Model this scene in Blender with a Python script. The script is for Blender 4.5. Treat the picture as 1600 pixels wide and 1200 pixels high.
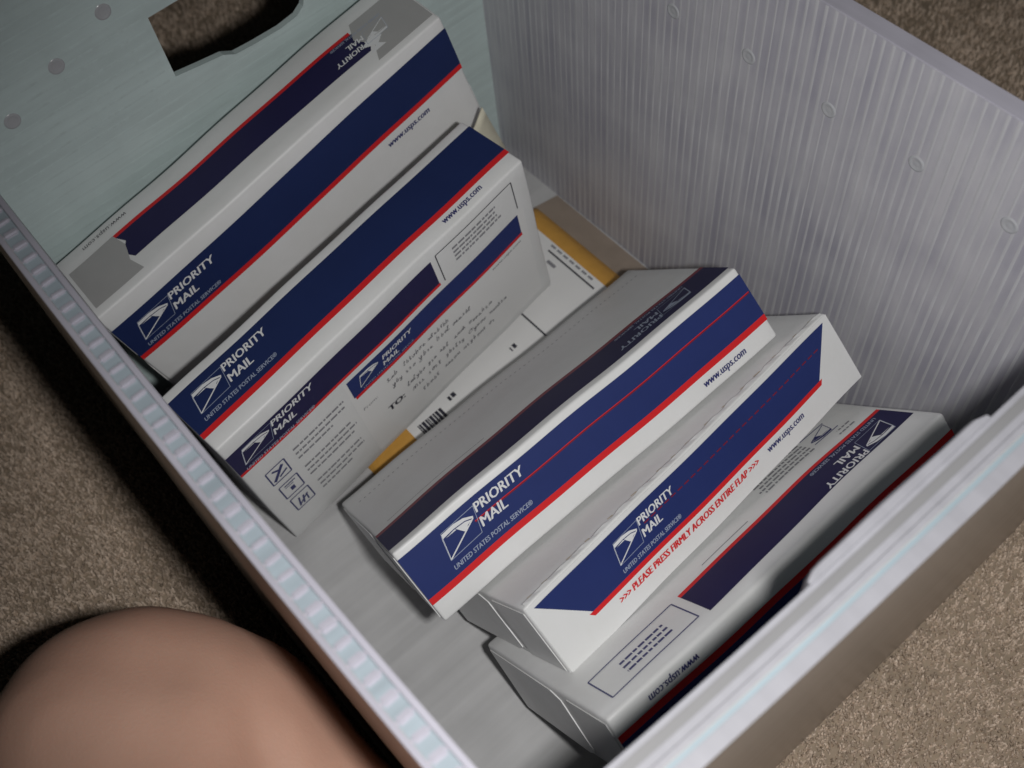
import bpy, bmesh, math, random
import numpy as np
from mathutils import Matrix, Vector

for o in list(bpy.data.objects): bpy.data.objects.remove(o)
scene = bpy.context.scene
COL = scene.collection
CM = 0.01
Z0 = 0.9                       # inner floor of the tub stands 0.9 cm above the carpet tips
random.seed(4); rng = np.random.default_rng(4)

# ------------------------------------------------------------------ camera
CR = np.array([[0.7536283685795703, -0.6508831631201598, -0.09162636104741274],
               [-0.5944190631104701, -0.6153784278799376, -0.5176633731595153],
               [0.2805534877398005, 0.44459025907762745, -0.8506640006784828]])
CP = np.array([-2.104918, -6.311278, 63.901138])
cam_data = bpy.data.cameras.new('camera'); cam = bpy.data.objects.new('camera', cam_data); COL.objects.link(cam)
m = Matrix.Identity(4)
for i in range(3):
    m[i][0] = CR[0][i]; m[i][1] = -CR[1][i]; m[i][2] = -CR[2][i]
    m[i][3] = (CP[i] + (Z0 if i == 2 else 0)) * CM
cam.matrix_world = m
cam_data.sensor_width = 36; cam_data.lens = 1777.78 / 1600 * 36
cam_data.clip_start = 0.01; cam_data.clip_end = 50
cam_data.dof.use_dof = True; cam_data.dof.focus_distance = 0.585; cam_data.dof.aperture_fstop = 9
scene.camera = cam

# ------------------------------------------------------------------ light
world = bpy.data.worlds.new('World'); scene.world = world; world.use_nodes = True
bg = world.node_tree.nodes['Background']
bg.inputs[0].default_value = (0.80, 0.95, 1.0, 1); bg.inputs[1].default_value = 0.005
fl = bpy.data.lights.new('camera_flash', 'SPOT'); flo = bpy.data.objects.new('camera_flash', fl); COL.objects.link(flo)
FLASH = Vector((2.6, -8.6, 60.6))
flo.location = (FLASH + Vector((0, 0, Z0))) * CM
aim = (Vector((20, 11.5, 8)) - FLASH).normalized()
flo.rotation_euler = aim.to_track_quat('-Z', 'Y').to_euler()
fl.energy = 7.9; fl.color = (1.0, 0.985, 0.972); fl.shadow_soft_size = 0.013
fl.spot_size = math.radians(99); fl.spot_blend = 0.9
vs = scene.view_settings
vs.view_transform = 'Standard'; vs.look = 'None'; vs.exposure = 0; vs.gamma = 1; vs.use_curve_mapping = False
scene.render.engine = 'CYCLES'
scene.cycles.diffuse_bounces = 2; scene.cycles.max_bounces = 6

# ------------------------------------------------------------------ materials
def nodes_of(name):
    mt = bpy.data.materials.new(name); mt.use_nodes = True
    nt = mt.node_tree; return mt, nt, nt.nodes, nt.links, nt.nodes['Principled BSDF']

def material(name, color, rough=0.5, spec=0.5, var=0.06, scale=60, bump=0.0, bump_scale=400, coat=0.0, tint=None, sss=0.0):
    mt, nt, N, Lk, P = nodes_of(name)
    tc = N.new('ShaderNodeTexCoord')
    ns = N.new('ShaderNodeTexNoise'); ns.inputs['Scale'].default_value = scale; ns.inputs['Detail'].default_value = 6
    Lk.new(tc.outputs['Object'], ns.inputs['Vector'])
    cr = N.new('ShaderNodeMix'); cr.data_type = 'RGBA'
    lo = [c * (1 - var) for c in color]; hi = [min(1, c * (1 + var)) for c in color]
    if tint: lo = [c * (1 - var) * t for c, t in zip(color, tint)]
    cr.inputs[6].default_value = (*lo, 1); cr.inputs[7].default_value = (*hi, 1)
    Lk.new(ns.outputs['Fac'], cr.inputs[0]); Lk.new(cr.outputs[2], P.inputs['Base Color'])
    P.inputs['Roughness'].default_value = rough; P.inputs['Specular IOR Level'].default_value = spec
    P.inputs['Coat Weight'].default_value = coat
    if sss:
        P.inputs['Subsurface Weight'].default_value = sss
        P.inputs['Subsurface Radius'].default_value = (1, .4, .25); P.inputs['Subsurface Scale'].default_value = 0.006
    if bump:
        n2 = N.new('ShaderNodeTexNoise'); n2.inputs['Scale'].default_value = bump_scale; n2.inputs['Detail'].default_value = 5
        Lk.new(tc.outputs['Object'], n2.inputs['Vector'])
        b = N.new('ShaderNodeBump'); b.inputs['Strength'].default_value = bump; b.inputs['Distance'].default_value = 0.002
        Lk.new(n2.outputs['Fac'], b.inputs['Height']); Lk.new(b.outputs['Normal'], P.inputs['Normal'])
    return mt

M = {}
M['paper'] = material('coated white board', (0.755, 0.76, 0.765), 0.42, 0.4, 0.06, 35, 0.10, 120, tint=(1, 1, .97))
M['board_edge'] = material('raw board edge', (0.60, 0.52, 0.40), 0.7, 0.2, 0.15, 120)
M['navy'] = material('navy ink', (0.021, 0.035, 0.145), 0.5, 0.22, 0.10, 50)
M['navy_dark'] = material('dark navy ink', (0.014, 0.026, 0.098), 0.5, 0.2, 0.12, 40)  # the navy ink again, darkened for the weaker light on the far boxes
M['navy_violet'] = material('violet navy ink', (0.020, 0.018, 0.070), 0.5, 0.2, 0.12, 40)  # the navy ink again, darkened for faces turned further from the flash
M['red'] = material('red ink', (0.66, 0.020, 0.024), 0.5, 0.25, 0.08, 80)
M['white_ink'] = material('unprinted white lettering', (0.74, 0.75, 0.76), 0.42, 0.4, 0.03, 80)
M['pale_ink'] = material('pale blue screened ink', (0.34, 0.39, 0.50), 0.42, 0.4, 0.05, 80)
M['black'] = material('black ink', (0.03, 0.03, 0.045), 0.5, 0.3, 0.1, 80)
M['grey_ink'] = material('fine grey print', (0.25, 0.25, 0.27), 0.5, 0.3, 0.1, 80)
M['blue_ink'] = material('dark blue small print', (0.035, 0.04, 0.15), 0.45, 0.4, 0.1, 80)
M['pen'] = material('ballpoint pen', (0.09, 0.09, 0.11), 0.5, 0.3, 0.2, 300)
M['tear'] = material('dark red tear strip', (0.20, 0.012, 0.03), 0.4, 0.4, 0.1, 80)
M['tape'] = material('grey torn tape', (0.40, 0.395, 0.39), 0.34, 0.5, 0.06, 90)
M['label'] = material('glossy address label', (0.78, 0.78, 0.77), 0.38, 0.45, 0.02, 40)
M['kraft'] = material('kraft paper', (0.62, 0.33, 0.07), 0.5, 0.35, 0.14, 90, 0.25, 180)
M['cream'] = material('cream padded paper', (0.66, 0.63, 0.50), 0.55, 0.3, 0.08, 60, 0.2, 150)
M['skin'] = material('skin', (0.57, 0.36, 0.275), 0.5, 0.35, 0.17, 18, 0.12, 700, tint=(1, .9, .86), sss=0.15)

def plastic(name, color, rough, along, mott=0.10, bump=0.25, low=(1, 1, 1)):
    """White fluted plastic: faint streaks along the flutes, blotchy haze, soft sheen."""
    mt, nt, N, Lk, P = nodes_of(name)
    tc = N.new('ShaderNodeTexCoord'); mp = N.new('ShaderNodeMapping')
    mp.inputs['Scale'].default_value = tuple(6 if a == along else 150 for a in 'xyz')
    Lk.new(tc.outputs['Object'], mp.inputs['Vector'])
    n1 = N.new('ShaderNodeTexNoise'); n1.inputs['Scale'].default_value = 1; n1.inputs['Detail'].default_value = 4
    Lk.new(mp.outputs[0], n1.inputs['Vector'])
    n2 = N.new('ShaderNodeTexNoise'); n2.inputs['Scale'].default_value = 26; n2.inputs['Detail'].default_value = 5
    Lk.new(tc.outputs['Object'], n2.inputs['Vector'])
    add = N.new('ShaderNodeMath'); add.operation = 'ADD'
    Lk.new(n1.outputs['Fac'], add.inputs[0]); Lk.new(n2.outputs['Fac'], add.inputs[1])
    rp = N.new('ShaderNodeMapRange'); rp.inputs[1].default_value = 0.7; rp.inputs[2].default_value = 1.3
    Lk.new(add.outputs[0], rp.inputs[0])
    mx = N.new('ShaderNodeMix'); mx.data_type = 'RGBA'
    mx.inputs[6].default_value = (*[c * (1 - mott) * l for c, l in zip(color, low)], 1)
    mx.inputs[7].default_value = (*[min(1, c * (1 + mott)) for c in color], 1)
    Lk.new(rp.outputs[0], mx.inputs[0]); Lk.new(mx.outputs[2], P.inputs['Base Color'])
    P.inputs['Roughness'].default_value = rough; P.inputs['Specular IOR Level'].default_value = 0.5
    b = N.new('ShaderNodeBump'); b.inputs['Strength'].default_value = bump; b.inputs['Distance'].default_value = 0.0006
    Lk.new(add.outputs[0], b.inputs['Height']); Lk.new(b.outputs['Normal'], P.inputs['Normal'])
    return mt
M['pl_side'] = plastic('translucent white fluted plastic', (0.465, 0.46, 0.485), 0.42, 'z', 0.17, low=(.97, .96, 1.06))
M['pl_rib'] = plastic('milky plastic rib', (0.535, 0.535, 0.56), 0.46, 'z', 0.15)
M['pl_far'] = plastic('pale green white plastic', (0.55, 0.655, 0.645), 0.36, 'x', 0.10)
M['pl_floor'] = plastic('white plastic base', (0.52, 0.52, 0.52), 0.42, 'x', 0.12)
M['pl_rim'] = plastic('lavender white flute rib ends', (0.46, 0.45, 0.515), 0.42, 'y', 0.12)  # near-rim edge plastic again, its colour raised to look better lit
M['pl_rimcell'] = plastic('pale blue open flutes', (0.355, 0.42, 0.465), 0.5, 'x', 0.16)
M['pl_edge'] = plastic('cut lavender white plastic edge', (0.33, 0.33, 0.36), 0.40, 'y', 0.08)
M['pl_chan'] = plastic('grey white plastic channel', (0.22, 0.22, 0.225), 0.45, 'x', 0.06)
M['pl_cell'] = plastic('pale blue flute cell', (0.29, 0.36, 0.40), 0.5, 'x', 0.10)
M['pl_out'] = plastic('glossy outer plastic', (0.61, 0.54, 0.485), 0.24, 'x', 0.05, 0.0)  # white plastic; the beige paints in reflected carpet and skin
M['pl_out'].node_tree.nodes['Principled BSDF'].inputs['Specular IOR Level'].default_value = 1.0

mt, nt, N, Lk, P = nodes_of('carpet yarn')
geo = N.new('ShaderNodeNewGeometry'); tc = N.new('ShaderNodeTexCoord')
n1 = N.new('ShaderNodeTexNoise'); n1.inputs['Scale'].default_value = 22; n1.inputs['Detail'].default_value = 5
Lk.new(tc.outputs['Object'], n1.inputs['Vector'])
ad = N.new('ShaderNodeMath'); ad.operation = 'MULTIPLY_ADD'; ad.inputs[1].default_value = 0.8
Lk.new(geo.outputs['Random Per Island'], ad.inputs[0]); Lk.new(n1.outputs['Fac'], ad.inputs[2])
rp = N.new('ShaderNodeValToRGB'); e = rp.color_ramp.elements
e[0].position = 0.28; e[0].color = (0.41, 0.32, 0.24, 1); e[1].position = 1.0; e[1].color = (0.90, 0.74, 0.60, 1)
k = rp.color_ramp.elements.new(0.66); k.color = (0.69, 0.56, 0.44, 1)
Lk.new(ad.outputs[0], rp.inputs[0]); Lk.new(rp.outputs[0], P.inputs['Base Color'])
P.inputs['Roughness'].default_value = 0.9; P.inputs['Specular IOR Level'].default_value = 0.1
M['carpet'] = mt

# ------------------------------------------------------------------ helpers
def W(x, y, z): return Vector((x * CM, y * CM, (z + Z0) * CM))

def link(name, me, mat, parent=None, smooth=False):
    ob = bpy.data.objects.new(name, me); COL.objects.link(ob)
    if mat is not None:
        me.materials.clear(); me.materials.append(mat)
    if smooth:
        for p in me.polygons: p.use_smooth = True
    if parent: ob.parent = parent
    return ob

def from_faces(name, verts, faces, mat, parent=None, smooth=False):
    me = bpy.data.meshes.new(name); me.from_pydata([tuple(v) for v in verts], [], faces); me.update()
    return link(name, me, mat, parent, smooth)

def thing(name, label, cat, group=None, mw=None):
    o = bpy.data.objects.new(name, None); COL.objects.link(o); o.empty_display_size = 0.02
    if mw is not None: o.matrix_world = mw
    tag(o, label, cat, group); return o

def tag(o, label, cat, group=None):
    o['label'] = label; o['category'] = cat
    if group: o['group'] = group

def prism(name, pts, fmap, mat, parent, h0, h1):
    """Extrude a 2-D outline: fmap(a, b, h) gives the point in space."""
    n = len(pts)
    bm = bmesh.new()
    lo = [bm.verts.new(fmap(a, b, h0)) for a, b in pts]; hi = [bm.verts.new(fmap(a, b, h1)) for a, b in pts]
    bm.faces.new(hi); bm.faces.new(lo[::-1])
    for i in range(n): bm.faces.new((lo[i], lo[(i + 1) % n], hi[(i + 1) % n], hi[i]))
    bmesh.ops.recalc_face_normals(bm, faces=bm.faces)
    me = bpy.data.meshes.new(name); bm.to_mesh(me); bm.free()
    return link(name, me, mat, parent)

def hexa(bm, c):
    """c: 8 points, bottom ring then top ring."""
    v = [bm.verts.new(p) for p in c]
    for q in ((3, 2, 1, 0), (4, 5, 6, 7), (0, 1, 5, 4), (1, 2, 6, 5), (2, 3, 7, 6), (3, 0, 4, 7)):
        bm.faces.new([v[i] for i in q])

def bm_obj(name, bm, mat, parent=None, smooth=False):
    bmesh.ops.recalc_face_normals(bm, faces=bm.faces)
    me = bpy.data.meshes.new(name); bm.to_mesh(me); bm.free()
    return link(name, me, mat, parent, smooth)

# ------------------------------------------------------------------ carpet (the setting)
CARPET_Z = -Z0 - 0.45
def carpet_sheet():
    n = 60; xs = np.linspace(-170, 200, n); ys = np.linspace(-170, 230, n)
    V = [tuple(W(x, y, CARPET_Z + 0.06 * math.sin(x * .9) * math.cos(y * .7))) for y in ys for x in xs]
    F = [(j * n + i, j * n + i + 1, (j + 1) * n + i + 1, (j + 1) * n + i) for j in range(n - 1) for i in range(n - 1)]
    o = from_faces('carpet', V, F, material('carpet backing', (0.40, 0.32, 0.24), 0.95, 0.05, 0.3, 120), None, True); o['kind'] = 'structure'
carpet_sheet()

TW_ = 33.0
def pile():
    regs = [(-46, -0.4, 3, 78, 36.0), (6, 32, 58, 104, 16.0), (42.0, 84, 6, 66, 14.0), (6, 60, -24, 0.6, 40.0)]
    P0 = []
    for x0, x1, y0, y1, den in regs:
        k = int((x1 - x0) * (y1 - y0) * den)
        P0.append(np.stack([rng.uniform(x0, x1, k), rng.uniform(y0, y1, k)], 1))
    q = np.stack([rng.uniform(-60, 100, 200000), rng.uniform(-45, 115, 200000)], 1)      # thinner pile farther out
    out = ~((q[:, 0] > -.2) & (q[:, 0] < TW_ + .2) & (q[:, 1] > -.6) & (q[:, 1] < 44.8))
    for x0, x1, y0, y1, den in regs: out &= ~((q[:, 0] > x0) & (q[:, 0] < x1) & (q[:, 1] > y0) & (q[:, 1] < y1))
    P0.append(q[out]); P0 = np.concatenate(P0); k = len(P0)
    ang = rng.uniform(0, 2 * np.pi, k); h = 0.24 + 0.34 * rng.beta(2, 2, k); r = rng.uniform(0.055, 0.105, k)
    la = rng.uniform(0, 2 * np.pi, k); ln = rng.uniform(0.04, 0.28, k)
    V = np.zeros((k, 7, 3))
    for i in range(3):
        a = ang + i * 2.094
        V[:, i, 0] = P0[:, 0] + r * np.cos(a); V[:, i, 1] = P0[:, 1] + r * np.sin(a); V[:, i, 2] = CARPET_Z - 0.06
        V[:, 3 + i, 0] = P0[:, 0] + ln * .6 * np.cos(la) + r * .85 * np.cos(a + .5)
        V[:, 3 + i, 1] = P0[:, 1] + ln * .6 * np.sin(la) + r * .85 * np.sin(a + .5); V[:, 3 + i, 2] = CARPET_Z + h * .72
    V[:, 6, 0] = P0[:, 0] + ln * np.cos(la); V[:, 6, 1] = P0[:, 1] + ln * np.sin(la); V[:, 6, 2] = CARPET_Z + h
    V[:, :, 2] += Z0; V *= CM
    f = np.array([[0, 1, 4], [0, 4, 3], [1, 2, 5], [1, 5, 4], [2, 0, 3], [2, 3, 5], [3, 4, 6], [4, 5, 6], [5, 3, 6]])
    F = (np.arange(k) * 7)[:, None, None] + f[None]
    F = F.reshape(-1); nt_ = len(F) // 3
    me = bpy.data.meshes.new('carpet_pile')
    me.vertices.add(k * 7); me.vertices.foreach_set('co', V.reshape(-1).astype(np.float32))
    me.loops.add(len(F)); me.loops.foreach_set('vertex_index', F.astype(np.int32))
    me.polygons.add(nt_); me.polygons.foreach_set('loop_start', (np.arange(nt_) * 3).astype(np.int32))
    me.polygons.foreach_set('use_smooth', np.zeros(nt_, dtype=bool))
    me.update(); me.validate()
    o = link('carpet_pile', me, M['carpet']); o['kind'] = 'stuff'
    o['label'] = 'short beige twisted carpet pile around the plastic tub'; o['category'] = 'carpet pile'
pile()

# ------------------------------------------------------------------ the mail tub
TW, TL, TH, TAP = 33.0, 44.35, 28.0, 0.037
tub = thing('mail_tub', 'white corrugated plastic mail tub holding the boxes, standing on beige carpet', 'tub', None,
            Matrix.Translation((0, 0, 0)))
def bow(y, z):                       # the left side bellies out a little towards its middle
    t = (y - 19) / 21.0
    return -0.32 * max(0.0, 1 - t * t) * (max(z, 0) / TH)
def left_in(y, z): return TAP * (TH - z) + bow(y, z)
def right_in(y, z): return TW - TAP * (TH - z)
def near_in(z): return TAP * (TH - z)
def far_in(z): return TL - TAP * (TH - z)

# base
bm = bmesh.new()
hexa(bm, [W(-.2, -.6, -.9), W(TW + .2, -.6, -.9), W(TW + .2, TL + .4, -.9), W(-.2, TL + .4, -.9),
          W(-.2, -.6, 0), W(TW + .2, -.6, 0), W(TW + .2, TL + .4, 0), W(-.2, TL + .4, 0)])
bm_obj('base', bm, M['pl_floor'], tub)

def sheet(name, mat, f0, f1, ny, nz, y0, y1, z0, z1):
    """A curved slab between the surfaces f0 and f1 (both give x from y, z)."""
    bm = bmesh.new(); g = []
    for f in (f0, f1):
        g.append([[bm.verts.new(W(f(y, z), y, z)) for z in np.linspace(z0, z1, nz)] for y in np.linspace(y0, y1, ny)])
    for s in (0, 1):
        for i in range(ny - 1):
            for j in range(nz - 1):
                bm.faces.new((g[s][i][j], g[s][i + 1][j], g[s][i + 1][j + 1], g[s][i][j + 1]))
    for i in range(ny - 1):
        for j in (0, nz - 1): bm.faces.new((g[0][i][j], g[0][i + 1][j], g[1][i + 1][j], g[1][i][j]))
    for j in range(nz - 1):
        for i in (0, ny - 1): bm.faces.new((g[0][i][j], g[0][i][j + 1], g[1][i][j + 1], g[1][i][j]))
    return bm_obj(name, bm, mat, tub, True)

def flat_shade(o):
    for p in o.data.polygons: p.use_smooth = False

# left wall: two liners with the open flutes between them along the rim
LT = 1.22; LN = 0.24
lw = sheet('wall', M['pl_side'], left_in, lambda y, z: left_in(y, z) - LN, 40, 10, -1.4, TL + .9, 0.004, TH); flat_shade(lw)
lo = sheet('outer_liner', M['pl_out'], lambda y, z: left_in(y, TH) - LT + LN - .016 * (TH - z), lambda y, z: left_in(y, TH) - LT - .016 * (TH - z), 40, 10, -1.4, TL + .9, -.88, TH - .03); flat_shade(lo)
lo.parent = lw
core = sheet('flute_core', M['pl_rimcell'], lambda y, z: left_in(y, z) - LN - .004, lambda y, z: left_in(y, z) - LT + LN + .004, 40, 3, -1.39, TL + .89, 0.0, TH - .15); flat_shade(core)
core.parent = lw
bm = bmesh.new(); s = 1
hexa(bm, [Vector((x * CM, y * CM, z * CM)) for z in (-.6, 0) for x, y in ((-.365, -.16), (.365, -.16), (.365, .16), (-.365, .16))])
bmesh.ops.bevel(bm, geom=[e_ for e_ in bm.edges], offset=0.0009, segments=2, affect='EDGES')
rib_me = bpy.data.meshes.new('rib'); bmesh.ops.recalc_face_normals(bm, faces=bm.faces); bm.to_mesh(rib_me); bm.free()
rib_me.materials.append(M['pl_rim'])
y = -1.2
while y < TL + .8:
    o = bpy.data.objects.new('rib', rib_me); COL.objects.link(o); o.parent = lw
    o.location = W(left_in(y, TH) - LT / 2, y, TH - .015 - random.uniform(0, .03)); o.rotation_euler = (0, 0, random.uniform(-.05, .05))
    o.scale = (1, random.uniform(.85, 1.35), 1); y += 0.84 + random.uniform(-.06, .06)
# lavender cut edges of the two liners
for f0, f1 in ((lambda y, z: left_in(y, TH) - .012, lambda y, z: left_in(y, TH) - LN + .01), (lambda y, z: left_in(y, TH) - LT + LN - .01, lambda y, z: left_in(y, TH) - LT + .01)):
    e_ = sheet('cut_edge', M['pl_rim'], f0, f1, 40, 2, -1.38, TL + .88, TH - .02, TH + .03); e_.parent = lw; flat_shade(e_)

# right wall with its flute ribs
RT = 0.95
rw = sheet('wall', M['pl_side'], right_in, lambda y, z: right_in(y, z) + RT, 40, 10, -.1, TL + .9, 0.004, TH); flat_shade(rw)
oe = sheet('cut_edge', M['pl_rim'], lambda y, z: right_in(y, TH) + .03, lambda y, z: right_in(y, TH) + RT - .03, 40, 2, -.08, TL + .88, TH - .02, TH + .06); oe.parent = rw; flat_shade(oe)
bm = bmesh.new()
prof = [(-.11, -.008), (-.07, .003), (-.025, .008), (.025, .008), (.07, .003), (.11, -.008)]     # (y, height off the wall)
lo_, hi_ = [], []
for (py, ph) in prof:
    for lst, z in ((lo_, 0.02), (hi_, TH - .05)):
        lst.append(bm.verts.new(W(right_in(0, z) - ph, py, z)))
for i in range(len(prof) - 1): bm.faces.new((lo_[i], lo_[i + 1], hi_[i + 1], hi_[i]))
bm.faces.new(hi_); bm.faces.new(lo_[::-1]); bm.faces.new((lo_[0], hi_[0], hi_[-1], lo_[-1]))
bmesh.ops.recalc_face_normals(bm, faces=bm.faces)
rr_me = bpy.data.meshes.new('flute_rib'); bm.to_mesh(rr_me); bm.free(); rr_me.materials.append(M['pl_rib'])
y = 0.35
while y < TL - .35:
    o = bpy.data.objects.new('flute_rib', rr_me); COL.objects.link(o); o.parent = rw
    o.location = (0, y * CM, 0); o.scale = (1, random.uniform(.75, 1.25), 1)
    y += 0.54 + random.uniform(-.03, .03)

# far wall with its hand hole
FH = 30.2
def far_wall():
    hole = [(11.6, 25.0), (11.6, 21.0), (13.2, 20.75), (14.6, 20.55), (15.3, 20.15), (16.6, 20.05), (18.4, 20.0), (19.6, 20.15),
            (20.15, 20.5), (20.45, 21.1), (20.5, 22.0), (20.5, 23.9), (20.3, 24.6), (19.8, 25.0), (16.0, 25.0)]
    xl, xr = 0.02 - .25, TW - .02 + .2
    cx, cz = 16, 22.6
    outer = []
    for (hx, hz) in hole:
        dx, dz = hx - cx, hz - cz; t = 1e9
        if dx > 1e-6: t = min(t, (xr - cx) / dx)
        if dx < -1e-6: t = min(t, (xl - cx) / dx)
        if dz > 1e-6: t = min(t, (FH - cz) / dz)
        if dz < -1e-6: t = min(t, (0.004 - cz) / dz)
        outer.append((cx + dx * t, cz + dz * t))
    # add the four corners next to the nearest ray
    ring = [(h, o) for h, o in zip(hole, outer)]
    full = []
    n = len(ring)
    def side(o):
        if abs(o[0] - xl) < 1e-3: return 0
        if abs(o[1] - 0.004) < 1e-3: return 1
        if abs(o[0] - xr) < 1e-3: return 2
        return 3
    corner = {(3, 0): (xl, FH), (0, 1): (xl, 0.004), (1, 2): (xr, 0.004), (2, 3): (xr, FH), (0, 3): (xl, FH)}
    bm = bmesh.new(); th = 0.42
    def P3(p, back): return W(p[0], far_in(p[1]) + (th if back else 0), p[1])
    vh = [[bm.verts.new(P3(h, b)) for h in hole] for b in (0, 1)]
    vo = [[bm.verts.new(P3(o, b)) for o in outer] for b in (0, 1)]
    for i in range(n):
        j = (i + 1) % n
        for b in (0, 1):
            s0, s1 = side(outer[i]), side(outer[j])
            if s0 != s1:
                c = corner[(s0, s1)]; vc = bm.verts.new(P3(c, b))
                bm.faces.new((vh[b][i], vh[b][j], vo[b][j], vc, vo[b][i]))
            else: bm.faces.new((vh[b][i], vh[b][j], vo[b][j], vo[b][i]))
        bm.faces.new((vh[0][i], vh[0][j], vh[1][j], vh[1][i]))
    bmesh.ops.triangulate(bm, faces=bm.faces)
    return bm_obj('wall', bm, M['pl_far'], tub)
fw = far_wall()
# faint horizontal flutes on the far wall
bm = bmesh.new(); lo_, hi_ = [], []
for (pz, ph) in [(-.13, -.008), (-.05, .003), (.05, .003), (.13, -.008)]:
    for lst, x in ((lo_, 0), (hi_, 1)): lst.append(bm.verts.new(Vector((x, -ph * CM, pz * CM))))
for i in range(3): bm.faces.new((lo_[i], lo_[i + 1], hi_[i + 1], hi_[i]))
bm.faces.new(hi_); bm.faces.new(lo_[::-1]); bm.faces.new((lo_[0], hi_[0], hi_[-1], lo_[-1]))
bmesh.ops.recalc_face_normals(bm, faces=bm.faces)
fr_me = bpy.data.meshes.new('flute_rib'); bm.to_mesh(fr_me); bm.free(); fr_me.materials.append(M['pl_far'])
z = 0.6
while z < FH - .4:
    spans = [(0.4, TW - .4)] if not (19.7 < z < 25.3) else [(0.4, 11.2), (20.9, TW - .4)]
    for x0, x1 in spans:
        o = bpy.data.objects.new('flute_rib', fr_me); COL.objects.link(o); o.parent = fw
        o.location = W(x0, far_in(z), z); o.scale = ((x1 - x0) * CM, 1, 1)
    z += 0.68

# near wall: doubled over, with a pull tab folded over the inside
def wall_xz(name, mat, y_in, y_out, z0, z1, x0=-.2, x1=TW + .2):
    bm = bmesh.new(); nx = 24
    lo = []
    for x in np.linspace(x0, x1, nx):
        w = .2 - .5 * (1 - math.exp(-max(x, 0) / 9))
        lo.append([bm.verts.new(W(x, y_in(z) + w, z)) for z in (z0, z1)] + [bm.verts.new(W(x, y_out(z) + w, z)) for z in (z1, z0)])
    for a, b in zip(lo[:-1], lo[1:]):
        for i in range(4): bm.faces.new((a[i], a[(i + 1) % 4], b[(i + 1) % 4], b[i]))
    bm.faces.new(lo[0]); bm.faces.new(lo[-1][::-1])
    return bm_obj(name, bm, mat, tub)
nw = wall_xz('wall', M['pl_far'], near_in, lambda z: near_in(z) - .82, .004, TH)
def strip(name, mat, d0, d1, z0, z1, par):
    o = wall_xz(name, M[mat], lambda z: -d0, lambda z: -d1, z0, z1, -1.0, TW + 1.0); o.parent = par; return o
strip('cut_edge', 'pl_edge', .01, .22, TH - .02, TH + .05, nw)
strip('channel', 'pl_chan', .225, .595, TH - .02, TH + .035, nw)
strip('cut_edge', 'pl_edge', .60, .88, TH - .02, TH + .06, nw)
ow = wall_xz('fold_over', M['pl_out'], lambda z: near_in(z) - .90, lambda z: near_in(z) - 1.85, -.85, TH - .02, -1.2, TW + 1.2)
strip('cut_edge', 'pl_edge', .90, 1.12, TH - .03, TH + .045, ow)
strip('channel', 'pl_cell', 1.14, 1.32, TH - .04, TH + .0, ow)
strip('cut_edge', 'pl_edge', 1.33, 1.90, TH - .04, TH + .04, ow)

def fold_tab():
    # outline in x-z, rounded lower corners, hugging the inside of the near wall and lapping over the rim
    bm = bmesh.new(); rings = []
    xs = np.linspace(11.7, 20.8, 22)
    for x in xs:
        e = min(x - 11.7, 20.8 - x); k = min(1, math.sqrt(max(0, 1 - (1 - min(e, .8) / .8) ** 2)))
        w = .025 * math.sin(x * .9)
        p = .10 + .26 * k + w
        prof = [(-.05, TH + .07), (-.05, TH + .20), (.05 + p * .6, TH + .20), (p, TH + .08), (p + .06, TH - .9), (p, TH - 3.4 * max(k, .25)), (.0, TH - 3.5 * max(k, .25))]
        rings.append([bm.verts.new(W(x, near_in(min(z, TH)) + yy + .2 - .5 * (1 - math.exp(-x / 9)), z)) for yy, z in prof])
    for a, b in zip(rings[:-1], rings[1:]):
        for i in range(len(a)): bm.faces.new((a[i], a[(i + 1) % len(a)], b[(i + 1) % len(a)], b[i]))
    bm.faces.new(rings[0]); bm.faces.new(rings[-1][::-1])
    return bm_obj('handle_tab', bm, M['pl_edge'], tub, False)
fold_tab()

# round weld marks
def weld_mesh():
    bm = bmesh.new(); rings = []
    prof = [(.46, -.02), (.40, .025), (.33, .035), (.25, .008), (.13, .006), (0.0, .02)]
    for r, h in prof[:-1]:
        rings.append([bm.verts.new(Vector((r * CM * math.cos(a), r * CM * math.sin(a), h * CM))) for a in np.linspace(0, 2 * math.pi, 20, endpoint=False)])
    for a, b in zip(rings[:-1], rings[1:]):
        for i in range(20): bm.faces.new((a[i], a[(i + 1) % 20], b[(i + 1) % 20], b[i]))
    c = bm.verts.new(Vector((0, 0, .03 * CM)))
    for i in range(20): bm.faces.new((rings[-1][i], rings[-1][(i + 1) % 20], c))
    bmesh.ops.recalc_face_normals(bm, faces=bm.faces)
    me = bpy.data.meshes.new('weld_mark'); bm.to_mesh(me); bm.free()
    for p in me.polygons: p.use_smooth = True
    return me
wm = weld_mesh(); wm.materials.append(material('polished weld', (0.45, 0.46, 0.48), 0.22, 0.6, 0.08, 200))
for (yy, zz) in ((26.9, 22.3), (21.6, 22.55), (16.37, 22.5), (11.18, 22.7), (6.08, 22.66), (32.2, 22.4), (37.5, 22.3)):
    o = bpy.data.objects.new('weld_mark', wm); COL.objects.link(o); o.parent = rw
    o.location = W(right_in(yy, zz) - .012, yy, zz); o.rotation_euler = (0, -math.pi / 2 + math.atan(TAP), 0)
for (xx, zz) in ((9.63, 26.6), (6.24, 25.3), (2.93, 23.9), (23, 26.4), (27, 25.2)):
    o = bpy.data.objects.new('weld_mark', wm); COL.objects.link(o); o.parent = fw
    o.location = W(xx, far_in(zz) - .012, zz); o.rotation_euler = (math.pi / 2 - math.atan(TAP), 0, 0)

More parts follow.
